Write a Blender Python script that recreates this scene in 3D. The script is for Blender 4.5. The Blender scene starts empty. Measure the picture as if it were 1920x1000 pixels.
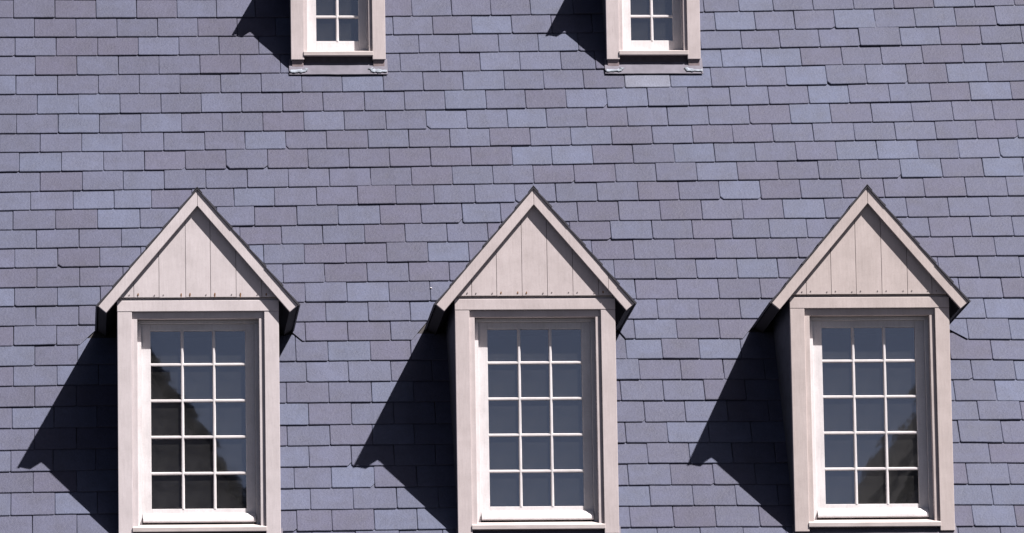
import bpy, bmesh, math, random
from math import sin, cos, tan, radians, pi, sqrt
from mathutils import Vector, Matrix, noise

# ------------------------------------------------------------------ camera
ZOFF = 6.088                       # sill of the lower dormers above the ground
YAW, PITCH, ROLL = 0.07222, 0.16056, -0.0161
CAM = Vector((-2.83179, -37.30442, -4.48832 + ZOFF))
FPX = 11949.47                     # focal length in pixels of the 1920 px photograph
_f = Vector((sin(YAW)*cos(PITCH), cos(YAW)*cos(PITCH), sin(PITCH)))
_r = Vector((cos(YAW), -sin(YAW), 0)); _u = _r.cross(_f)
CR = cos(ROLL)*_r + sin(ROLL)*_u; CU = -sin(ROLL)*_r + cos(ROLL)*_u
scene = bpy.context.scene
C = scene.collection
cam = bpy.data.cameras.new('camera'); camo = bpy.data.objects.new('camera', cam); C.objects.link(camo)
cam.sensor_width = 36; cam.lens = FPX/1920*36; cam.clip_start = 0.5; cam.clip_end = 3000
camo.matrix_world = Matrix(((CR.x, CU.x, -_f.x, CAM.x), (CR.y, CU.y, -_f.y, CAM.y), (CR.z, CU.z, -_f.z, CAM.z), (0, 0, 0, 1)))
scene.camera = camo

# ------------------------------------------------------------------ sky, sun, exposure
SUN_EL, SUN_AZ = 0.98984, 0.89846  # azimuth counted from the facade's outward normal towards the right
world = bpy.data.worlds.new('World'); scene.world = world; world.use_nodes = True
wn = world.node_tree.nodes; wl = world.node_tree.links; wn.clear()
sky = wn.new('ShaderNodeTexSky'); sky.sky_type = 'NISHITA'; sky.sun_disc = False
sky.sun_elevation = SUN_EL; sky.sun_rotation = pi - SUN_AZ
sky.air_density = 0.17; sky.dust_density = 0.85; sky.ozone_density = 0.6
bg = wn.new('ShaderNodeBackground'); bg.inputs['Strength'].default_value = 0.05
wo = wn.new('ShaderNodeOutputWorld'); wl.new(sky.outputs[0], bg.inputs[0]); wl.new(bg.outputs[0], wo.inputs[0])
sd = bpy.data.lights.new('sun', 'SUN'); sd.energy = 5.0; sd.angle = radians(0.53); sd.color = (1.0, 0.955, 0.93)
so = bpy.data.objects.new('sun', sd); C.objects.link(so)
tolight = Vector((sin(SUN_AZ)*cos(SUN_EL), -cos(SUN_AZ)*cos(SUN_EL), sin(SUN_EL)))
so.rotation_euler = tolight.to_track_quat('Z', 'Y').to_euler(); so.location = (12, -12, 30)
scene.view_settings.view_transform = 'Standard'; scene.view_settings.look = 'None'
scene.view_settings.gamma = 1; scene.view_settings.exposure = 1.02
scene.cycles.diffuse_bounces = 1
scene.render.resolution_x = 1024; scene.render.resolution_y = 533

# ------------------------------------------------------------------ roof plane and pixel -> roof position
PHI = 0.97841; ZB = -0.06816 + ZOFF            # pitch; height of the slate surface below the lower dormers (at Y = 0)
UPS = Vector((0, cos(PHI), sin(PHI))); NRM = Vector((0, -sin(PHI), cos(PHI)))
R0 = Vector((0, 0, ZB))
def ray(px, py): return _f + CR*((px-960)/FPX) - CU*((py-500)/FPX)
def roof_xt(px, py):
    d = ray(px, py); k = (R0-CAM).dot(NRM)/d.dot(NRM); p = CAM + d*k
    return p.x, (p-R0).dot(UPS)
def to_px(p):
    d = p-CAM; z = d.dot(_f); return 960+FPX*d.dot(CR)/z, 500-FPX*d.dot(CU)/z
def roof_pt(x, t, n=0.0): return R0 + Vector((x, 0, 0)) + UPS*t + NRM*n

# ------------------------------------------------------------------ materials
def new_mat(name):
    m = bpy.data.materials.new(name); m.use_nodes = True; nt = m.node_tree
    return m, nt, nt.nodes['Principled BSDF']
def nd(nt, typ, **kw):
    n = nt.nodes.new(typ)
    for k, v in kw.items(): setattr(n, k, v)
    return n
def noise_node(nt, scale, detail=4, rough=0.55, vec=None, dims='3D'):
    n = nd(nt, 'ShaderNodeTexNoise', noise_dimensions=dims)
    n.inputs['Scale'].default_value = scale; n.inputs['Detail'].default_value = detail; n.inputs['Roughness'].default_value = rough
    if vec is not None: nt.links.new(vec, n.inputs['Vector'])
    return n
def ramp(nt, fac, stops):
    r = nd(nt, 'ShaderNodeValToRGB'); e = r.color_ramp.elements
    while len(e) < len(stops): e.new(0.5)
    for el, (p, c) in zip(e, stops): el.position = p; el.color = (c[0], c[1], c[2], 1)
    nt.links.new(fac, r.inputs[0]); return r
def mul(nt, a, b, fac=1.0, mode='MULTIPLY'):
    m = nd(nt, 'ShaderNodeMix', data_type='RGBA', blend_type=mode)
    if isinstance(fac, float): m.inputs[0].default_value = fac
    else: nt.links.new(fac, m.inputs[0])
    for s, v in ((6, a), (7, b)):
        if isinstance(v, tuple): m.inputs[s].default_value = (*v, 1)
        else: nt.links.new(v, m.inputs[s])
    return m.outputs[2]
def bump(nt, bs, h, strength, dist):
    b = nd(nt, 'ShaderNodeBump'); b.inputs['Strength'].default_value = strength; b.inputs['Distance'].default_value = dist
    nt.links.new(h, b.inputs['Height']); nt.links.new(b.outputs[0], bs.inputs['Normal'])

def slate_material():
    m, nt, bs = new_mat('slate')
    at = nd(nt, 'ShaderNodeAttribute', attribute_name='tone')
    geo = nd(nt, 'ShaderNodeNewGeometry')
    # every slate has its own cloudiness: the noise is 4D, its fourth coordinate is the slate's random alpha
    def nz(scale, detail, rough=0.6, stretch=None):
        v = geo.outputs['Position']
        if stretch:
            mp = nd(nt, 'ShaderNodeMapping'); mp.inputs['Scale'].default_value = stretch; nt.links.new(v, mp.inputs[0]); v = mp.outputs[0]
        n = noise_node(nt, scale, detail, rough, v, '4D')
        mm = nd(nt, 'ShaderNodeMath', operation='MULTIPLY'); mm.inputs[1].default_value = 37.0
        nt.links.new(at.outputs['Alpha'], mm.inputs[0]); nt.links.new(mm.outputs[0], n.inputs['W'])
        return n
    big = nz(9, 4); fine = nz(70, 5, 0.7, (1, 1, 1)); streak = nz(14, 3, 0.6, (0.6, 1.2, 1.2)); grit = nz(330, 2, 0.6)
    c1 = ramp(nt, big.outputs[0], [(0.3, (0.86, 0.85, 0.86)), (0.7, (1.12, 1.12, 1.13))])
    c2 = ramp(nt, fine.outputs[0], [(0.3, (0.88, 0.88, 0.89)), (0.72, (1.11, 1.11, 1.11))])
    c3 = ramp(nt, streak.outputs[0], [(0.36, (0.96, 0.95, 0.945)), (0.6, (1.03, 1.03, 1.03))])
    c4 = ramp(nt, grit.outputs[0], [(0.3, (0.90, 0.90, 0.90)), (0.7, (1.09, 1.09, 1.09))])
    col = mul(nt, at.outputs['Color'], c1.outputs[0]); col = mul(nt, col, c2.outputs[0]); col = mul(nt, col, c3.outputs[0]); col = mul(nt, col, c4.outputs[0])
    # weathering that drifts over the whole roof: bluer and greyer fields a metre or two wide, faint run-off streaks down the slope
    wb = noise_node(nt, 0.75, 3, 0.5, geo.outputs['Position'])
    c5 = ramp(nt, wb.outputs[0], [(0.34, (0.93, 0.92, 0.925)), (0.66, (1.05, 1.07, 1.075))]); col = mul(nt, col, c5.outputs[0])
    mp = nd(nt, 'ShaderNodeMapping'); mp.inputs['Scale'].default_value = (5.0, 0.35, 0.35); nt.links.new(geo.outputs['Position'], mp.inputs[0])
    ws = noise_node(nt, 1.6, 4, 0.6, mp.outputs[0]); c6 = ramp(nt, ws.outputs[0], [(0.36, (0.95, 0.945, 0.94)), (0.6, (1.02, 1.02, 1.02))]); col = mul(nt, col, c6.outputs[0])
    nt.links.new(col, bs.inputs['Base Color'])
    rr = nd(nt, 'ShaderNodeMapRange'); rr.inputs['To Min'].default_value = 0.52; rr.inputs['To Max'].default_value = 0.78
    nt.links.new(big.outputs[0], rr.inputs[0]); nt.links.new(rr.outputs[0], bs.inputs['Roughness'])
    bs.inputs['Specular IOR Level'].default_value = 0.35
    ad = nd(nt, 'ShaderNodeMath', operation='ADD'); nt.links.new(fine.outputs[0], ad.inputs[0]); nt.links.new(streak.outputs[0], ad.inputs[1])
    bump(nt, bs, ad.outputs[0], 0.6, 0.006)
    return m

def paint_material(name, col, dirt=0.5, rough=0.55, grain=(14, 14, 1.4)):
    m, nt, bs = new_mat(name)
    tc = nd(nt, 'ShaderNodeTexCoord'); oi = nd(nt, 'ShaderNodeObjectInfo')
    off = nd(nt, 'ShaderNodeVectorMath', operation='ADD'); nt.links.new(tc.outputs['Object'], off.inputs[0])
    sc = nd(nt, 'ShaderNodeVectorMath', operation='SCALE'); sc.inputs['Scale'].default_value = 11.0
    cx = nd(nt, 'ShaderNodeCombineXYZ'); nt.links.new(oi.outputs['Random'], cx.inputs[0]); nt.links.new(oi.outputs['Random'], cx.inputs[2])
    nt.links.new(cx.outputs[0], sc.inputs[0]); nt.links.new(sc.outputs[0], off.inputs[1])
    mp = nd(nt, 'ShaderNodeMapping'); mp.inputs['Scale'].default_value = grain; nt.links.new(off.outputs[0], mp.inputs[0])
    g = noise_node(nt, 6, 5, 0.6, mp.outputs[0]); cl = noise_node(nt, 5, 5, 0.65, off.outputs[0]); sp = noise_node(nt, 120, 3, 0.6, off.outputs[0])
    d = dirt
    c1 = ramp(nt, g.outputs[0], [(0.3, (1-.11*d, 1-.12*d, 1-.13*d)), (0.62, (1+.03*d,)*3)])
    c2 = ramp(nt, cl.outputs[0], [(0.32, (1-.26*d, 1-.27*d, 1-.28*d)), (0.62, (1+.05*d,)*3)])
    c3 = ramp(nt, sp.outputs[0], [(0.25, (1-.20*d,)*3), (0.5, (1.0,)*3)])
    col = mul(nt, mul(nt, mul(nt, col, c1.outputs[0]), c2.outputs[0]), c3.outputs[0])
    nt.links.new(col, bs.inputs['Base Color']); bs.inputs['Roughness'].default_value = rough
    bs.inputs['Specular IOR Level'].default_value = 0.3
    bump(nt, bs, g.outputs[0], 0.35, 0.002)
    return m

def plain_material(name, col, rough=0.7, metallic=0.0, var=0.25, scale=25, bstr=0.3):
    m, nt, bs = new_mat(name)
    tc = nd(nt, 'ShaderNodeTexCoord'); n = noise_node(nt, scale, 5, 0.6, tc.outputs['Object'])
    c = ramp(nt, n.outputs[0], [(0.3, (1-var,)*3), (0.7, (1+var*.6,)*3)])
    nt.links.new(mul(nt, col, c.outputs[0]), bs.inputs['Base Color'])
    bs.inputs['Roughness'].default_value = rough; bs.inputs['Metallic'].default_value = metallic
    bs.inputs['Specular IOR Level'].default_value = 0.3
    bump(nt, bs, n.outputs[0], bstr, 0.003)
    return m

def glass_material():
    m = bpy.data.materials.new('window_glass'); m.use_nodes = True; nt = m.node_tree; nt.nodes.clear()
    out = nd(nt, 'ShaderNodeOutputMaterial'); mix = nd(nt, 'ShaderNodeMixShader')
    tr = nd(nt, 'ShaderNodeBsdfTransparent'); tr.inputs[0].default_value = (0.84, 0.84, 0.86, 1)
    gl = nd(nt, 'ShaderNodeBsdfGlossy'); gl.inputs['Roughness'].default_value = 0.015; gl.inputs['Color'].default_value = (1, 0.96, 0.92, 1)
    fr = nd(nt, 'ShaderNodeFresnel'); fr.inputs['IOR'].default_value = 1.52
    k = nd(nt, 'ShaderNodeMath', operation='MULTIPLY'); k.inputs[1].default_value = 6.0; k.use_clamp = True   # reflection boosted beyond plain glass to brighten the panes
    tc = nd(nt, 'ShaderNodeTexCoord'); n = noise_node(nt, 7, 2, 0.4, tc.outputs['Object'])
    b = nd(nt, 'ShaderNodeBump'); b.inputs['Strength'].default_value = 0.10; b.inputs['Distance'].default_value = 0.0012
    L = nt.links
    L.new(n.outputs[0], b.inputs['Height']); L.new(b.outputs[0], gl.inputs['Normal'])
    L.new(fr.outputs[0], k.inputs[0]); L.new(k.outputs[0], mix.inputs[0]); L.new(tr.outputs[0], mix.inputs[1]); L.new(gl.outputs[0], mix.inputs[2])
    # a thin uneven dust film on the outside, added to haze the reflections
    du = nd(nt, 'ShaderNodeBsdfDiffuse'); du.inputs[0].default_value = (0.5, 0.49, 0.48, 1); dm = nd(nt, 'ShaderNodeMixShader')
    n2 = noise_node(nt, 9, 4, 0.65, tc.outputs['Object']); mr = nd(nt, 'ShaderNodeMapRange')
    mr.inputs['From Min'].default_value = 0.3; mr.inputs['From Max'].default_value = 0.75; mr.inputs['To Min'].default_value = 0.012; mr.inputs['To Max'].default_value = 0.045
    L.new(n2.outputs[0], mr.inputs[0]); L.new(mr.outputs[0], dm.inputs[0]); L.new(mix.outputs[0], dm.inputs[1]); L.new(du.outputs[0], dm.inputs[2])
    L.new(dm.outputs[0], out.inputs[0])
    return m

M = {}
M['slate'] = slate_material()
M['trim_pale'] = paint_material('painted_trim_pale', (0.60, 0.54, 0.55), 0.45)
M['trim_mid'] = paint_material('painted_trim_mid', (0.565, 0.495, 0.495), 0.5)
M['trim_tan'] = paint_material('painted_trim_tan', (0.54, 0.465, 0.45), 0.5)
M['white'] = paint_material('white_sash_paint', (0.74, 0.70, 0.71), 0.5, 0.4)
M['sill'] = paint_material('sill_paint', (0.53, 0.47, 0.46), 0.5, 0.55, (1.4, 14, 14))
M['foot'] = plain_material('weathered_brown_base', (0.24, 0.19, 0.20), 0.75)
M['apron'] = plain_material('apron_shade_colour', (0.09, 0.075, 0.085), 0.75)  # apron colour darkened to carry the shade under the sill
M['lead'] = plain_material('lead_sheet', (0.125, 0.115, 0.145), 0.6, 0.0, 0.2, 12)
M['caulk'] = plain_material('pale_caulk', (0.25, 0.275, 0.32), 0.8, 0.0, 0.5, 38, 0.6)
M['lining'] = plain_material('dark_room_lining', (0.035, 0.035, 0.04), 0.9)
M['cheek'] = plain_material('cheek_slate', (0.075, 0.08, 0.10), 0.7, 0.0, 0.3, 18)
M['edge'] = plain_material('dormer_roof_slate', (0.05, 0.048, 0.06), 0.7, 0.0, 0.3, 30)
M['deck'] = plain_material('roof_boards', (0.05, 0.045, 0.045), 0.9)
M['soffit'] = plain_material('dark_eave_boards', (0.018, 0.015, 0.016), 0.8)
M['nail'] = plain_material('nail_head', (0.16, 0.13, 0.13), 0.6)
M['rust'] = plain_material('rusty_nail', (0.26, 0.13, 0.06), 0.8, 0.0, 0.4, 90)
M['wall'] = plain_material('house_wall', (0.35, 0.31, 0.28), 0.8)
M['glass'] = glass_material()

# ------------------------------------------------------------------ helpers
def obj(name, bm, mat, parent=None, smooth=False, **props):
    me = bpy.data.meshes.new(name); bm.normal_update(); bm.to_mesh(me); bm.free()
    if smooth:
        for p in me.polygons: p.use_smooth = True
    me.materials.append(M[mat] if isinstance(mat, str) else mat)
    o = bpy.data.objects.new(name, me); C.objects.link(o)
    if parent is not None: o.parent = parent
    for k, v in props.items(): o[k] = v
    return o
def empty(name, loc, **props):
    o = bpy.data.objects.new(name, None); C.objects.link(o); o.location = loc; o.empty_display_size = 0.2
    for k, v in props.items(): o[k] = v
    return o
def add_poly_prism(bm, pts, axis, a, b, back=None):
    """pts: 2D outline; axis 'y': (x,z) extruded from y=a to y=b (b may be a function of the point); axis 'x': (y,z) extruded in x"""
    def P(p, d): return (p[0], d, p[1]) if axis == 'y' else (d, p[0], p[1])
    fb = b if callable(b) else (lambda p: b)
    v0 = [bm.verts.new(P(p, a)) for p in pts]; v1 = [bm.verts.new(P(p, fb(p))) for p in pts]
    n = len(pts); fs = [bm.faces.new(v0), bm.faces.new(v1[::-1])]
    for i in range(n): fs.append(bm.faces.new((v0[i], v1[i], v1[(i+1) % n], v0[(i+1) % n])))
    bmesh.ops.recalc_face_normals(bm, faces=fs)
    return fs
def bevel_all(bm, w, seg=1):
    bmesh.ops.bevel(bm, geom=list(bm.edges), offset=w, segments=seg, affect='EDGES', profile=0.6)
def box(name, x, y, z, mat, parent, bev=0.002, rnd=None, **props):
    bm = bmesh.new()
    add_poly_prism(bm, [(x[0], z[0]), (x[1], z[0]), (x[1], z[1]), (x[0], z[1])], 'y', y[0], y[1])
    if bev: bevel_all(bm, bev)
    return obj(name, bm, mat, parent, **props)
def prism(name, pts, axis, a, b, mat, parent, bev=0.002, **props):
    bm = bmesh.new(); add_poly_prism(bm, pts, axis, a, b)
    if bev: bevel_all(bm, bev)
    return obj(name, bm, mat, parent, **props)

# ------------------------------------------------------------------ ground in front of the house
bm = bmesh.new(); g = 900.0
bm.faces.new([bm.verts.new(p) for p in ((-g, -g, 0), (g, -g, 0), (g, g, 0), (-g, g, 0))])
M['ground'] = plain_material('dark_paving', (0.035, 0.033, 0.032), 0.9, 0.0, 0.2, 0.8)
obj('ground', bm, 'ground', None, kind='structure')

# ------------------------------------------------------------------ dormers: position and dimensions
# all x from the dormer's centre line, z from the underside of its sill, y into the building from the face of the casing
GP = 1.178                                     # gable pitch (rise over run)
LOWER = dict(W=.4775, a=.391, b=.360, c=.336, st=.2805, cols=3, rows=[.143, .3545, .571, .788, 1.004, 1.206], bar=.0088,
             hz=1.309, ht=1.3746, gb=1.392, bz=1.268, cz=1.247, rail0=.058, drip=True, sillz=(-.003, .0224, .045), cas0=-.030,
             base=-.068, he=.590, ez=1.338, apex=2.033, perp=.0625, ov=.036, joints=[.076, .228, .38])
UP0 = 3.2786                                   # sill underside of the upper dormers
LU = dict(W=.299, a=.216, b=.194, c=.186, st=.1345, cols=2, rows=[.110, .268, .426, .584], bar=.0090,
          hz=.692, ht=.745, gb=.758, bz=.655, cz=.637, rail0=.033, drip=False, sillz=(0.0, .026, .040), cas0=-.026,
          base=-.100, he=.372, ez=.714, apex=.714+.372*GP, perp=.055, ov=.036, joints=[.07, .21])
YU = 2.185; XU = 0.94718
LOW_X = (-2.0, 0.0, 2.0); UP_X = (XU-2.0, XU)

# ------------------------------------------------------------------ the slate roof
roof = empty('slate_roof', (0, 0, ZB - 0.9*sin(PHI)), label='steep roof of blue-grey slates behind and between all the dormers', category='roof', kind='thing')
RB = roof.location.copy()
rng = random.Random(7)
X0, X1 = -4.7, 4.7
ROWL = [33, 69, 104, 140, 176, 213, 249.5, 284.5, 321, 358, 393, 429.5, 465, 501, 538, 573, 610, 647, 685, 722.5, 762, 802, 842.5, 883, 922.5, 965, 1005]
ROWM = [30, 64.5, 99, 134, 170, 206, 242, 276, 312, 347, 382, 419, 454, 491, 527, 564, 601, 637.5, 675, 714, 753, 794.5, 833, 872.5, 913, 953, 993]
ROWR = [12, 48, 82, 116.5, 153, 187.5, 225, 259.5, 295.5, 331, 367.5, 405, 442.5, 479.5, 519, 557.5, 596, 635, 673, 711, 750.5, 787, 829, 867, 907, 946, 986]
JOINTS = [  # photograph x of the upright joints seen in each course, read off the picture
 [25,103,180,256,332,406,772.5,847,920.5,995,1320,1386,1450,1525,1601,1676,1751,1828,1902],
 [64.5,142.5,219.5,295.5,371,445,737.5,812,885.5,960,1035,1342,1417,1491,1566,1642,1717,1793,1869],
 [28,105,183,259,335.5,411,786,861,935.5,1010,1085,1391,1463,1537.5,1612.5,1689.5,1764,1841,1917],
 [66,144,222,298,375,451,751,826,901,975.5,1052.5,1117,1354.5,1429,1503,1580,1654,1731,1807,1881],
 [29.5,107.5,184.5,261,337.5,414,490,566,642,719,794,869,946,1020,1095,1172,1257.5,1334.5,1399.5,1475,1551,1625.5,1702,1777.5,1852.5],
 [69.5,147,225,302,377.5,453,530,606,684,759,835,912,986,1062.5,1139,1215.5,1292,1370,1442.5,1517.5,1593,1669,1746,1820.5,1897.5],
 [30.5,109,186,264,340.5,417,493,570,646,724,800,876,952.5,1025.5,1101,1177.5,1253,1329.5,1406,1483,1559,1636,1712,1788,1864],
 [75,153,229,307,384,459.5,536,612.5,690.5,767,844,919,995,1071,1147.5,1224,1299.5,1375,1450.5,1526,1603,1680,1756,1832.5,1909],
 [36,115,194,271,347.5,424,502,578,655,731,808,884,961,1035.5,1112,1188,1265,1341,1417.5,1494,1570,1646,1723,1799,1875.5],
 [75,154,231,308,386,464,541,618,695,772,849,925,1001,1077.5,1155,1231,1307.5,1384,1460.5,1536,1614,1690,1767.5,1845],
 [57,137,214,284,360,439,515,594,671,742.5,814,891,966,1043,1120.5,1197.5,1274,1350,1427,1502.5,1581,1659,1734.5,1812.5,1890],
 [24,104,183,262.5,477.5,557,634.5,713,790.5,867.5,939.5,1084,1161,1239,1317,1394,1470,1548,1702,1780.5,1857],
 [68,148,227.5,450,528,605.5,684,760,839,915.5,1146,1224,1299.5,1374,1444,1514.5,1744.5,1822.5,1901],
 [27.5,108,187,494.5,571,649,725.5,803,880,1111,1189,1266,1343,1419.5,1497,1790,1867.5],
 [69,149,230.5,531,609,689,767,843,1152.5,1229.5,1307,1384,1460,1837.5,1915],
 [27,107.5,188,572.5,651,730,807.5,1192.5,1271,1349,1427,1801,1881],
 [67,147.5,611,691,770,1234,1312,1389,1849],
 [25,106,573,652.5,733,1191,1270,1350,1816,1895.5],
 [65,145.5,555,615.5,695,771,1175,1242.5,1312.5,1390.5,1861],
 [25,107,575,654,734,1200,1278,1358,1824,1905],
 [65,537.5,617,697.5,1165,1245,1322,1869],
 [22.5,579,659.5,739,1209.5,1286,1836,1916],
 [64.5,539,619,699,1174,1253,1800,1881],
 [20,580,659.5,1215.5,1294,1857.5],
 [62,552,622,702.5,1179,1259,1339,1815,1894],
 [20,103,582.5,663,744.5,1220,1300.5,1381,1862.5],
 [60.5,144,557,623,702.5,783,1182.5,1264,1343,1425,1826,1906]]
def quad3(p, q, r):
    (x0, y0), (x1, y1), (x2, y2) = p, q, r
    def f(x): return (y0*(x-x1)*(x-x2)/((x0-x1)*(x0-x2)) + y1*(x-x0)*(x-x2)/((x1-x0)*(x1-x2)) + y2*(x-x0)*(x-x1)/((x2-x0)*(x2-x1)))
    return f
def flat_ends(f, a, b):          # keep the gentle bow of a course from running away outside the picture
    return lambda x: f(min(max(x, a), b))
SW = 0.2555                      # slate width
rows = []                        # (t(x), list of joint x)
for i in range(27):
    pts = [roof_xt(60, ROWL[i]), roof_xt(720, ROWM[i]), roof_xt(1800, ROWR[i])]
    tf = flat_ends(quad3(*pts), -3.6, 3.4)
    yf = quad3((60, ROWL[i]), (720, ROWM[i]), (1800, ROWR[i]))
    known = sorted(roof_xt(px, yf(px)-4)[0] for px in JOINTS[i])
    rows.append((tf, known))
def fill(known):
    out = [known[0]]
    for a, b in zip(known, known[1:]):
        n = max(1, round((b-a)/SW))
        for k in range(1, n): out.append(a+(b-a)*k/n + rng.uniform(-.003, .003))
        out.append(b)
    while out[0] > X0: out.insert(0, out[0]-SW+rng.uniform(-.004, .004))
    while out[-1] < X1: out.append(out[-1]+SW+rng.uniform(-.004, .004))
    return out
ALL = []
for k in range(12, 0, -1):       # courses above the picture
    base = rows[0][0]; known = [rows[k % 2][1][0] + rng.uniform(-.01, .01)]
    ALL.append(((lambda x, b=base, k=k: b(x)+.168*k), fill(known), -k))
for i, (tf, kn) in enumerate(rows): ALL.append((tf, fill(kn), i))
for k in range(1, 8):            # and below it
    base = rows[26][0]; known = [rows[26-(k % 2)][1][0] + rng.uniform(-.01, .01)]
    ALL.append(((lambda x, b=base, k=k: b(x)-.168*k), fill(known), 26+k))

DORM = [(x, 0.0, LOWER, ZOFF) for x in LOW_X] + [(x, YU, LU, UP0+ZOFF) for x in UP_X]
HOLES = []                       # (x0, x1, t0, t1) of the openings in the roof below the dormers
for xc, yd, D, z0 in DORM:
    HOLES.append((xc-D['W']+.02, xc+D['W']-.02, (z0+D['base']-ZB)/sin(PHI)+.02, (z0+D['ht']-ZB)/sin(PHI)))
def clip_half(poly, p, n):       # keep the side where (q-p).n >= 0
    out = []
    for a, b in zip(poly, poly[1:]+poly[:1]):
        da = (a[0]-p[0])*n[0]+(a[1]-p[1])*n[1]; db = (b[0]-p[0])*n[0]+(b[1]-p[1])*n[1]
        if da >= 0: out.append(a)
        if da*db < 0:
            s = da/(da-db); out.append((a[0]+(b[0]-a[0])*s, a[1]+(b[1]-a[1])*s))
    return out
VALLEY = []                      # slates of course 17 have a corner cut where the dormer's valley ends
for side, a, b in ((1, (545.5, 620), (567, 638.5)), (-1, (172, 624), (149, 646)), (1, (1157.5, 616), (1176, 638)),
                   (-1, (791, 613), (771, 638)), (1, (1782, 618), (1815, 636)), (-1, (1407.5, 615), (1390, 638))):
    VALLEY.append((side, roof_xt(*a), roof_xt(*b)))
BLUE, MID, PURP = (0.0680, 0.0770, 0.1220), (0.0655, 0.0695, 0.1110), (0.0655, 0.0645, 0.1030)
def slate_tone():
    q = rng.random()
    if q < .22: c = BLUE; v = rng.uniform(1.02, 1.15)
    elif q < .72: c = MID; v = rng.uniform(.95, 1.07)
    else: c = PURP; v = rng.uniform(.93, 1.03)
    w = rng.uniform(0, .45); o = rng.choice((BLUE, MID, PURP))
    return tuple((c[i]*(1-w)+o[i]*w)*v for i in range(3))
THK = 0.0088
def slate_geometry(xa, xb, tf, chip=None):
    """outline in roof coordinates (x, t), with chipped corners and a slightly ragged butt"""
    g = rng.uniform(.0010, .0020); xa += g; xb -= g
    w = xb-xa
    q = rng.random
    def ch(): 
        r = q()
        return rng.uniform(.003, .007) if r < .86 else (rng.uniform(.005, .009) if r < .97 else rng.uniform(.012, .026))
    c1, c2 = min(ch(), w*.3), min(ch(), w*.3); k1, k2 = rng.uniform(.6, 1.6), rng.uniform(.6, 1.6)
    e = 0.168; top = e+.055
    sk = rng.uniform(-.0016, .0016); lo = rng.uniform(-.0010, .0010); sl = rng.uniform(-.0012, .0012)
    def T(x, v): return tf(x) + v + lo + sl*((x-xa)/w-.5)
    pts = [(xa, T(xa, c1*k1)), (xa+c1, T(xa+c1, 0))]
    for fr in (.3, .55, .8): 
        x = xa+c1+(w-c1-c2)*(fr+rng.uniform(-.08, .08)); pts.append((x, T(x, rng.uniform(-.0009, .0009))))
    pts += [(xb-c2, T(xb-c2, 0)), (xb, T(xb, c2*k2)), (xb+sk, T(xb, top)), (xa+sk, T(xa, top))]
    return pts
def add_slate(bm, pts, tone, lay, org):
    """pts in (x, t) -> a thin wedge: butt proud, head tucked under the course above"""
    t0 = min(p[1] for p in pts); x0 = sum(p[0] for p in pts)/len(pts); tc = sum(p[1] for p in pts)/len(pts)
    k = THK/0.168; dz = rng.uniform(-.0010, .0010); ti = rng.uniform(-.007, .007); tv = rng.uniform(-.010, .008); dz += rng.uniform(.002, .004) if rng.random() < .07 else 0
    def P(p, n): 
        v = p[1]-t0
        return roof_pt(p[0], p[1], n + dz - k*v + ti*(p[0]-x0) + (.006 if v < 0 else tv*v)) - org
    b = .0032
    def ins(p):
        dx, dt = x0-p[0], tc-p[1]; l = max(1e-6, sqrt(dx*dx+dt*dt))
        return (p[0] + (b if dx > 0 else -b)*min(1, abs(dx)/.02), p[1] + (b if dt > 0 else 0)*min(1, abs(dt)/.02))
    up = [bm.verts.new(P(ins(p), 0)) for p in pts]
    md = [bm.verts.new(P(p, -.0019)) for p in pts]
    lw = [bm.verts.new(P(p, -THK)) for p in pts]
    n = len(pts); fs = [bm.faces.new(up), bm.faces.new(lw[::-1])]
    for i in range(n):
        j = (i+1) % n
        fs.append(bm.faces.new((md[i], md[j], up[j], up[i]))); fs.append(bm.faces.new((lw[i], lw[j], md[j], md[i])))
    a = (*tone, rng.random())
    for v in up+md+lw: v[lay] = a

def silhouette(px, py):          # is this picture point covered by a dormer?
    for xc, yd, D, z0 in DORM:
        l, yb = to_px(Vector((xc-D['W'], yd, z0+D['cas0']))); r_, _ = to_px(Vector((xc+D['W'], yd, z0+D['cas0'])))
        ax, ay = to_px(Vector((xc, yd, z0+D['apex']))); el, ey = to_px(Vector((xc-D['he'], yd, z0+D['ez']))); er, _ = to_px(Vector((xc+D['he'], yd, z0+D['ez'])))
        if l < px < r_ and ey-2 < py < yb+8: return True
        if ay < py <= ey:
            s = (py-ay)/(ey-ay)
            if ax-(ax-el)*s < px < ax+(er-ax)*s: return True
    return False
pieces = []
for tf, js, idx in ALL:
    for xa, xb in zip(js, js[1:]):
        xm = (xa+xb)/2; t = tf(xm)
        spans = [(xa, xb)]
        for hx0, hx1, ht0, ht1 in HOLES:
            if ht0-.015 < t+.05 and t < ht1:
                if t < ht0-.06: continue
                ns = []
                for a, b in spans:
                    if b <= hx0 or a >= hx1: ns.append((a, b)); continue
                    if a < hx0: ns.append((a, hx0))
                    if b > hx1: ns.append((hx1, b))
                spans = ns
        for a, b in spans:
            if b-a < .015: continue
            pts = slate_geometry(a, b, tf)
            if idx == 17:
                for side, p, q in VALLEY:
                    if side > 0 and p[0]-.25 < (a+b)/2 < q[0]+.35 or side < 0 and q[0]-.35 < (a+b)/2 < p[0]+.25:
                        d = (q[0]-p[0], q[1]-p[1]); n = (-d[1], d[0])
                        if n[1] < 0: n = (-n[0], -n[1])
                        pts = clip_half(pts, p, n)
            if len(pts) < 3: continue
            vis = 0
            for i in range(5):
                for j in range(3):
                    p = roof_pt(a+(b-a)*(i+.5)/5, tf(xm)+.168*(j+.5)/3); u, v = to_px(p)
                    if 0 < u < 1920 and 0 < v < 1000 and not silhouette(u, v): vis += 1
            pieces.append(dict(pts=pts, idx=idx, vis=vis/15*(b-a)/SW, x=xm, t=t))
rank = sorted([p for p in pieces if p['vis'] > .45], key=lambda p: (-p['idx'], -p['vis']))
own = set(id(p) for p in rank[:300])
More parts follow.
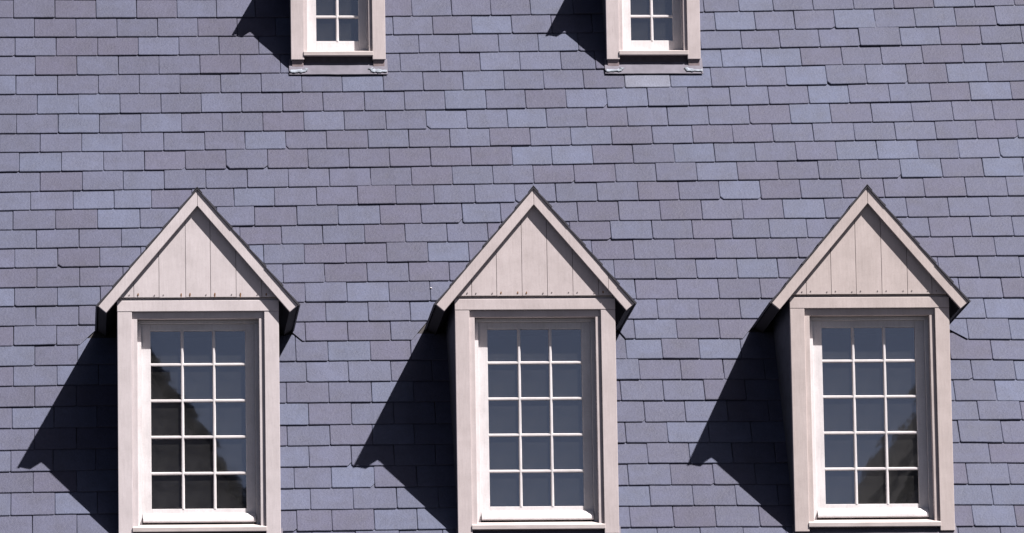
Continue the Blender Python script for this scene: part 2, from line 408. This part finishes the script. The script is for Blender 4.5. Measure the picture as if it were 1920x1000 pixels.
px_, pt_ = roof_xt(1215, 160)
pale = min(pieces, key=lambda p: abs(p['x']-px_)+4*abs(p['t']+.08-pt_-.0)); 
own.add(id(pale)); 
bmr = bmesh.new(); layr = bmr.verts.layers.float_color.new('tone')
for p in pieces:
    tone = slate_tone()
    if p is pale: tone = (.125, .132, .175)
    if id(p) in own:
        org = roof_pt(p['x'], p['t'])
        bm = bmesh.new(); lay = bm.verts.layers.float_color.new('tone')
        add_slate(bm, p['pts'], tone, lay, org)
        o = obj('slate', bm, 'slate', roof); o.location = org-RB
        if p is pale: o['label'] = 'pale grey slate below the right upper dormer'
    else:
        add_slate(bmr, p['pts'], tone, layr, RB)
obj('slate_courses', bmr, 'slate', roof, kind='stuff')
# boards below the slates, with openings for the dormers
bm = bmesh.new()
xs = sorted(set([X0, X1] + [h[i] for h in HOLES for i in (0, 1)])); ts = sorted(set([-.95, 6.4] + [h[i] for h in HOLES for i in (2, 3)]))
for xa, xb in zip(xs, xs[1:]):
    for ta, tb in zip(ts, ts[1:]):
        xm, tm = (xa+xb)/2, (ta+tb)/2
        if any(h[0] < xm < h[1] and h[2] < tm < h[3] for h in HOLES): continue
        v = [bm.verts.new(roof_pt(x, t, n)-RB) for n in (-.022, -.05) for x, t in ((xa, ta), (xb, ta), (xb, tb), (xa, tb))]
        for f in ((0, 1, 2, 3), (7, 6, 5, 4), (0, 4, 5, 1), (1, 5, 6, 2), (2, 6, 7, 3), (3, 7, 4, 0)): bm.faces.new([v[i] for i in f])
obj('roof_boarding', bm, 'deck', roof)
# the wall the roof stands on (below the picture)
y0 = (roof_pt(0, -.9)).y; zt = roof_pt(0, -.9).z - .06
box('wall', (X0, X1), (y0+.12, y0+.45), (-RB.z, zt-RB.z), 'wall', roof, 0)
for ch in roof.children:
    if ch.name.startswith('wall'): ch.location.y = 0

# ------------------------------------------------------------------ dormer windows
def lump_strip(bm, path, r, seed, h=.5):
    """a rough bead of caulk along a path of points (x, t, lift) in roof coordinates, squashed onto the surface"""
    rg = random.Random(seed); rings = []
    n = len(path)
    for i, (p, q) in enumerate(zip(path, path[1:])):
        steps = 5
        for s in range(steps + (1 if i == n-2 else 0)):
            f = s/steps; c = p.lerp(q, f); d = (q-p).normalized(); side = NRM.cross(d).normalized()
            rr = r*rg.uniform(.45, 1.35); ring = []
            for a in range(8):
                al = a/8*2*pi
                ring.append(bm.verts.new(c + side*(cos(al)*rr*rg.uniform(.8, 1.2)) + NRM*(sin(al)*rr*h)))
            rings.append(ring)
    for a, b in zip(rings, rings[1:]):
        for k in range(8): bm.faces.new((a[k], b[k], b[(k+1) % 8], a[(k+1) % 8]))
    bm.faces.new(rings[0]); bm.faces.new(rings[-1][::-1])

def build_dormer(xc, yd, z0, D, trim, label, group, seed, rusty=0.0, pane_tilt=(0, 0), seam=0):
    rg = random.Random(seed)
    base = D['base']
    root = empty('gabled_dormer', (xc, yd, z0+base), label=label, category='dormer', group=group, kind='thing')
    Z = lambda z: z-base                                   # local heights
    W, a, b, c, st = D['W'], D['a'], D['b'], D['c'], D['st']
    ov = D['ov']; j = lambda s=.0012: rg.uniform(-s, s)
    # casing: two posts under a header
    for s in (-1, 1):
        x = sorted((s*W, s*a)); box('casing_post', x, (j(), .034), (Z(D['cas0'])+j(), Z(D['hz'])-.0012), trim, root, .0022)
        x = sorted((s*(W-.006), s*(a+.004))); box('post_foot', x, (.012, .036), (Z(base)-.04, Z(D['cas0'])-.001), 'foot', root, .002)
    box('header_casing', (-W-.0008, W+.0008), (-.0015, .034), (Z(D['hz']), Z(D['ht'])), trim, root, .0022)
    # stepped trim inside the casing
    for s in (-1, 1):
        x = sorted((s*a, s*b)); box('inner_trim', x, (.016, .070), (Z(.004), Z(D['bz'])-.001), trim, root, .0015)
    box('inner_trim', (-a, a), (.016, .070), (Z(D['bz']), Z(D['hz'])-.001), trim, root, .0015)
    for s in (-1, 1):
        x = sorted((s*b, s*c)); box('window_frame', x, (.0695, .13), (Z(.004), Z(D['cz'])-.001), 'white', root, .0012)
    box('window_frame', (-b, b), (.0695, .13), (Z(D['cz']), Z(D['bz'])-.0015), 'white', root, .0012)
    # sash: stiles and rails in one mesh, glazing bars and panes below it
    sash = empty('sash_origin', (0, 0, 0)) if False else None
    r0, r1 = D['rows'][0], D['rows'][-1]
    bm = bmesh.new()
    for s in (-1, 1):
        x = sorted((s*c, s*st)); add_poly_prism(bm, [(x[0], Z(D['rail0'])), (x[1], Z(D['rail0'])), (x[1], Z(D['cz'])), (x[0], Z(D['cz']))], 'y', .086, .122)
    add_poly_prism(bm, [(-st, Z(D['rail0'])), (st, Z(D['rail0'])), (st, Z(r0)), (-st, Z(r0))], 'y', .0872, .122)
    add_poly_prism(bm, [(-st, Z(r1)), (st, Z(r1)), (st, Z(D['cz'])), (-st, Z(D['cz']))], 'y', .0872, .122)
    bevel_all(bm, .0015)
    sash = obj('sash', bm, 'white', root)
    w = D['bar']; n = D['cols']
    xs = [-st + 2*st*k/n for k in range(n+1)]
    for x in xs[1:-1]:
        jx = j(.001)
        prism('glazing_bar', [(x-w+jx, .112), (x-w+jx, .096), (x-w*.55, .0845), (x+w*.55, .0845), (x+w-jx, .096), (x+w-jx, .112)], 'z_', Z(r0), Z(r1), 'white', sash, 0) if False else None
        bm = bmesh.new()
        prof = [(x-w, .112), (x-w, .097), (x-w*.5, .0848), (x+w*.5, .0848), (x+w, .097), (x+w, .112)]
        v0 = [bm.verts.new((p[0]+jx, p[1], Z(r0)-.001)) for p in prof]; v1 = [bm.verts.new((p[0]-jx, p[1], Z(r1)+.001)) for p in prof]
        for k in range(6): bm.faces.new((v0[k], v0[(k+1) % 6], v1[(k+1) % 6], v1[k]))
        bm.faces.new(v0); bm.faces.new(v1[::-1]); bmesh.ops.recalc_face_normals(bm, faces=bm.faces)
        obj('glazing_bar', bm, 'white', sash)
    for z in D['rows'][1:-1]:
        jz = j(.0012)
        prism('glazing_bar', [(.112, Z(z-w)), (.098, Z(z-w)), (.0862, Z(z-w*.55)), (.0862, Z(z+w*.55)), (.098, Z(z+w)), (.112, Z(z+w))], 'x', -st-.001, st+.001, 'white', sash, 0)
    for k in range(n):
        for r in range(len(D['rows'])-1):
            za, zb_ = D['rows'][r], D['rows'][r+1]; xa, xb = xs[k], xs[k+1]
            cx, cz = (xa+xb)/2, Z((za+zb_)/2); hx, hzz = (xb-xa)/2+.002, (zb_-za)/2+.002
            bm = bmesh.new(); add_poly_prism(bm, [(-hx, -hzz), (hx, -hzz), (hx, hzz), (-hx, hzz)], 'y', -.0012, .0012)
            p = obj('pane', bm, 'glass', sash); p.location = (cx, .103, cz)
            p.rotation_euler = (pane_tilt[0]+rg.uniform(-.0009, .0009), 0, pane_tilt[1]+rg.uniform(-.0009, .0009))
    if D['drip']:
        z = .058
        prism('drip_rail', [(.088, Z(z)), (.052, Z(z+.001)), (.048, Z(z+.006)), (.049, Z(z+.022)), (.055, Z(z+.033)), (.066, Z(z+.042)), (.076, Z(z+.054)), (.0865, Z(z+.058))],
              'x', -c+.004, c-.004, 'white', sash, .001)
    s0, s1, s2 = D['sillz']
    prism('sill', [(-.007, Z(s0)), (-.007, Z(s1)), (.050, Z(s2)), (.128, Z(s2)+.006), (.128, Z(s0)-.004)], 'x', -a-.004, a+.004, 'sill', root, .0018)
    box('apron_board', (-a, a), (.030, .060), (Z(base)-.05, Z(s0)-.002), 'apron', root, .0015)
    # room behind the glass
    bm = bmesh.new()
    zc, yb = Z(D['cz']), .62
    v = [bm.verts.new(p) for p in ((-b, .131, Z(s2)), (b, .131, Z(s2)), (b, .131, zc), (-b, .131, zc), (-b, yb, Z(s2)), (b, yb, Z(s2)), (b, yb, zc), (-b, yb, zc))]
    for f in ((4, 5, 6, 7), (0, 1, 5, 4), (3, 7, 6, 2), (0, 4, 7, 3), (1, 2, 6, 5)): bm.faces.new([v[i] for i in f])
    obj('room_lining', bm, 'lining', root)
    # gable: upright boards, cut to the rake
    apex, he, ez, perp = D['apex'], D['he'], D['ez'], D['perp']
    vt = perp*sqrt(1+GP*GP)
    inner = apex-vt
    rake = lambda x: Z(inner + .03 - GP*abs(x))
    js = [q+rg.uniform(-.004, .004) for q in D['joints']]; js2 = [q+rg.uniform(-.004, .004) for q in D['joints']]; edge = (inner+.03-D['gb'])/GP
    xsb = [-edge] + [-q for q in js2[::-1]] + js + [edge]
    bm = bmesh.new(); add_poly_prism(bm, [(-edge+.004, Z(D['gb']-.016)), (edge-.004, Z(D['gb']-.016)), (edge-.01, Z(D['gb'])), (0, Z(inner+.02)), (-edge+.01, Z(D['gb']))], 'y', .018, .034)
    obj('gable_backing', bm, trim, root)
    for xa, xb in zip(xsb, xsb[1:]):
        g = .0011; A, B = xa+g, xb-g; zb0 = Z(D['gb'])+rg.uniform(-.001, .001)
        poly = [(A, zb0), (B, zb0)]
        if rake(B) > zb0+.002: poly.append((B, rake(B)))
        if A < 0 < B: poly.append((0, rake(0)))
        if rake(A) > zb0+.002: poly.append((A, rake(A)))
        y = -.006+rg.uniform(-.0009, .0009)
        prism('gable_board', poly, 'y', y, .0165, trim, root, .0012)
    # nail heads along the foot of the gable, some of them rusty
    bm = bmesh.new(); bmu = bmesh.new(); nr = 0
    for xa, xb in zip(xsb, xsb[1:]):
        for fx in ((xa+.026), (xb-.026)):
            zz = Z(D['gb'])+.016+rg.uniform(-.003, .003)
            if abs(fx) > edge-.055: continue
            rust = rg.random() < rusty
            t = bmu if rust else bm
            r = .0046 if rust else .0036; N = 8
            cv = [t.verts.new((fx+r*cos(2*pi*k/N), -.0085, zz+r*sin(2*pi*k/N))) for k in range(N)]; cb = [t.verts.new((fx+r*cos(2*pi*k/N), -.0055, zz+r*sin(2*pi*k/N))) for k in range(N)]
            t.faces.new(cv)
            for k in range(N): t.faces.new((cv[k], cv[(k+1) % N], cb[(k+1) % N], cb[k]))
            if rust:                                    # run of rust below and above the head
                nr += 1; h = rg.uniform(.008, .022)*(.5+rusty); ww = rg.uniform(.0025, .0062)*(.5+rusty)
                q = [t.verts.new(p) for p in ((fx-ww, -.0078, zz+.008), (fx+ww, -.0078, zz+.009), (fx+ww*1.2, -.0078, zz-.003), (fx+ww*.4, -.0078, zz-h), (fx-ww*.5, -.0078, zz-h*.8), (fx-ww*1.2, -.0078, zz-.002))]
                t.faces.new(q)
    for t in (bm, bmu): bmesh.ops.recalc_face_normals(t, faces=t.faces)
    obj('nail_heads', bm, 'nail', root, kind='stuff')
    if nr: obj('rusty_nail_heads', bmu, 'rust', root, kind='stuff', label='rust-stained nail heads along the foot of the gable')
    else: bmu.free()
    # barge boards, roof slopes behind them, slates on top
    cg, sg = 1/sqrt(1+GP*GP), GP/sqrt(1+GP*GP)
    yback = lambda p: max(.02, (p[1]+base+z0-ZB)/tan(PHI) - yd + .05)
    for s in (-1, 1):
        g = .0008*s
        # outer corner of the lower end and the corner square to it
        o_ = (s*he, Z(apex-GP*he)); i_ = (s*(he-perp*sg), Z(apex-GP*he-perp*cg))
        poly = [(g, Z(apex)), o_, i_, (g, Z(apex-vt))]
        if s < 0: poly = poly[::-1]
        if seam and s > 0:                                # spliced board: cut plumb at x = seam
            def at(f): return [(f, Z(apex-GP*f)), (f, Z(apex-vt-GP*f))]
            (u0, l0), (u1, l1) = at(seam-.0009), at(seam+.0009)
            prism('barge_board', [(g, Z(apex)), u0, l0, (g, Z(apex-vt))], 'y', -ov, -ov+.024, trim, root, .0014)
            prism('barge_board', [u1, o_, i_, l1], 'y', -ov+.0012, -ov+.024, trim, root, .0014)
        else:
            prism('barge_board', poly, 'y', -ov+j(.0006), -ov+.024, trim, root, .0018)
        sh = .002
        poly2 = [(g, Z(apex-sh)), (o_[0]-s*.003, o_[1]-sh), (i_[0]-s*.003, i_[1]+.004), (g, Z(apex-vt+.006))]
        if s < 0: poly2 = poly2[::-1]
        bm = bmesh.new(); add_poly_prism(bm, poly2, 'y', -ov+.0245, yback)
        obj('roof_slope', bm, 'soffit', root)
        # lapped slate courses over the slope
        bm = bmesh.new(); Ls = he/cg+.006; nC = 6
        for k in range(nC):
            d0, d1 = Ls*k/nC, Ls*(k+1)/nC + .002
            f = lambda d, h: (s*(d*cg+h*sg), Z(apex)-d*sg+h*cg)
            quad = [f(d0, .005), f(d1, .0130), f(d1, .0010), f(d0, .0004)]
            if k == 0: quad = [(0, Z(apex)+.005/cg), f(d1, .0130), f(d1, .0010), (0, Z(apex)+.0004/cg)]
            if s < 0: quad = quad[::-1]
            add_poly_prism(bm, quad, 'y', -ov-.006+rg.uniform(-.0015, .0015), yback)
        obj('slate_covering', bm, 'edge', root)
    prism('ridge_cap', [(-.03, Z(apex)-.03*GP+.014), (0, Z(apex)+.015), (.03, Z(apex)-.03*GP+.014), (.03, Z(apex)-.03*GP+.019), (0, Z(apex)+.0195), (-.03, Z(apex)-.03*GP+.019)], 'y', -ov-.004, yback, 'edge', root, 0)
    # cheeks
    zt = inner-GP*(W-.02)+.02
    for s in (-1, 1):
        pl = [(.035, Z(base)-.03), (.035, Z(zt)), (yback((0, Z(zt))), Z(zt)), (.08, Z(base)-.03)]
        x = sorted((s*(W-.005), s*(W-.03)))
        prism('cheek', pl, 'x', x[0], x[1], 'cheek', root, 0)
    # flashing lapped over the slates at the foot
    bm = bmesh.new()
    tb = (z0+base-ZB)/sin(PHI); org = root.location
    gx = [-(W+.012)+(2*W+.024)*k/14 for k in range(15)]
    rowsv = []
    for (t, nn) in ((tb+.10, .008), (tb+.03, .008), (tb+.0, .0075), (tb-.033, .0065), (tb-.035, .003)):
        rowsv.append([bm.verts.new(roof_pt(xc+x, t+(0 if t > tb else rg.uniform(-.0012, .0012)), nn+rg.uniform(-.0008, .0008))-org) for x in gx])
    for ra, rb in zip(rowsv, rowsv[1:]):
        for k in range(14): bm.faces.new((ra[k], rb[k], rb[k+1], ra[k+1]))
    bmesh.ops.recalc_face_normals(bm, faces=bm.faces)
    fl = obj('flashing', bm, 'lead', root)
    for s in (-1, 1):
        bm = bmesh.new()
        P = lambda x, t, n=.012: roof_pt(xc+s*x, tb+t, n)-org
        lump_strip(bm, [P(W+.008, -.012), P((W+a)/2, -.010), P(a+.002, -.008), P(a-.010, .004), P(a-.013, .014)], .0140, seed*3+s, .18)
        bmesh.ops.recalc_face_normals(bm, faces=bm.faces)
        obj('caulk', bm, 'caulk', fl, smooth=True)
    return root

GL = 'large dormers along the lower roof'; GU = 'narrow dormers on the upper roof'
build_dormer(LOW_X[0], 0, ZOFF, LOWER, 'trim_pale', 'leftmost large gabled dormer, palest trim, rust-stained nails under its gable', GL, 11, .5, (.0, .0))
build_dormer(LOW_X[1], 0, ZOFF, LOWER, 'trim_mid', 'middle of the three large gabled dormers with fifteen-pane window', GL, 12, .12, (.0, .0), .436)
build_dormer(LOW_X[2], 0, ZOFF, LOWER, 'trim_tan', 'rightmost large gabled dormer with tan-grey trim', GL, 13, .0, (.0, .0))
build_dormer(UP_X[0], YU, UP0+ZOFF, LU, 'trim_mid', 'left of the two narrow upper dormers cut off by the top edge', GU, 14, .1)
build_dormer(UP_X[1], YU, UP0+ZOFF, LU, 'trim_mid', 'right of the two narrow upper dormers, with a pale slate below it', GU, 15, .1)

# ------------------------------------------------------------------ houses across the street, mirrored in the lower windows
M['brick'] = plain_material('shaded_brick', (0.40, 0.39, 0.43), 0.85, 0.0, 0.25, 1.5)
M['far_roof'] = plain_material('far_slate', (0.07, 0.07, 0.08), 0.8, 0.0, 0.3, 2.0)
M['far_trim'] = plain_material('far_trim', (0.45, 0.42, 0.38), 0.7)
def street_house(xc, apex_z, half, pitch, label):
    yf, yb = -60.0, -72.0; ez = apex_z-pitch*half
    root = empty('brick_house', (xc, yf, 0), label=label, category='house', group='gabled houses across the street', kind='thing')
    prism('wall', [(-half+.35, 0), (half-.35, 0), (half-.35, ez+.25), (0, apex_z-.45), (-half+.35, ez+.25)], 'y', 0, yb-yf, 'brick', root, 0)
    for s in (-1, 1):
        poly = [(0, apex_z), (s*half, ez), (s*half, ez-.28), (0, apex_z-.44)]
        prism('roof', poly if s > 0 else poly[::-1], 'y', .35, yb-yf-.35, 'far_roof', root, 0)
    box('chimney', (-half*.45, -half*.45+.9), (-5.0, -4.0), (apex_z-pitch*half*.45-1, apex_z+1.2), 'brick', root, .03)
    for r in range(4):
        for k in (-1, 0, 1):
            x, z = k*half*.52, 1.2+r*3.1
            if z+1.7 > ez: continue
            w = box('window', (x-.55, x+.55), (-.02, .07), (z, z+1.7), 'far_trim', root, .01)
            box('pane', (x-.46, x+.46), (.0, .075), (z+.09, z+1.61), 'glass', w, 0)
    box('window', (-.5, .5), (-.02, .07), (apex_z-4.6, apex_z-3.0), 'far_trim', root, .01)
    return root
street_house(-4.1, 20.3, 4.6, 1.53, 'tall house across the street, mirrored as a dark gable in the leftmost large window')
street_house(13.6, 19.4, 4.2, 1.62, 'tall house across the street, its gable edge mirrored in the rightmost large window')

# a dab of white sealant on a slate beside the middle dormer
dx, dt = roof_xt(808, 540)
bm = bmesh.new(); bmesh.ops.create_icosphere(bm, subdivisions=2, radius=.007)
for v in bm.verts: v.co = v.co*(1+.3*noise.noise(v.co*150)); v.co.z *= .6
o = obj('sealant_dab', bm, 'white', roof, smooth=True); o.location = roof_pt(dx, dt, -.001)-RB
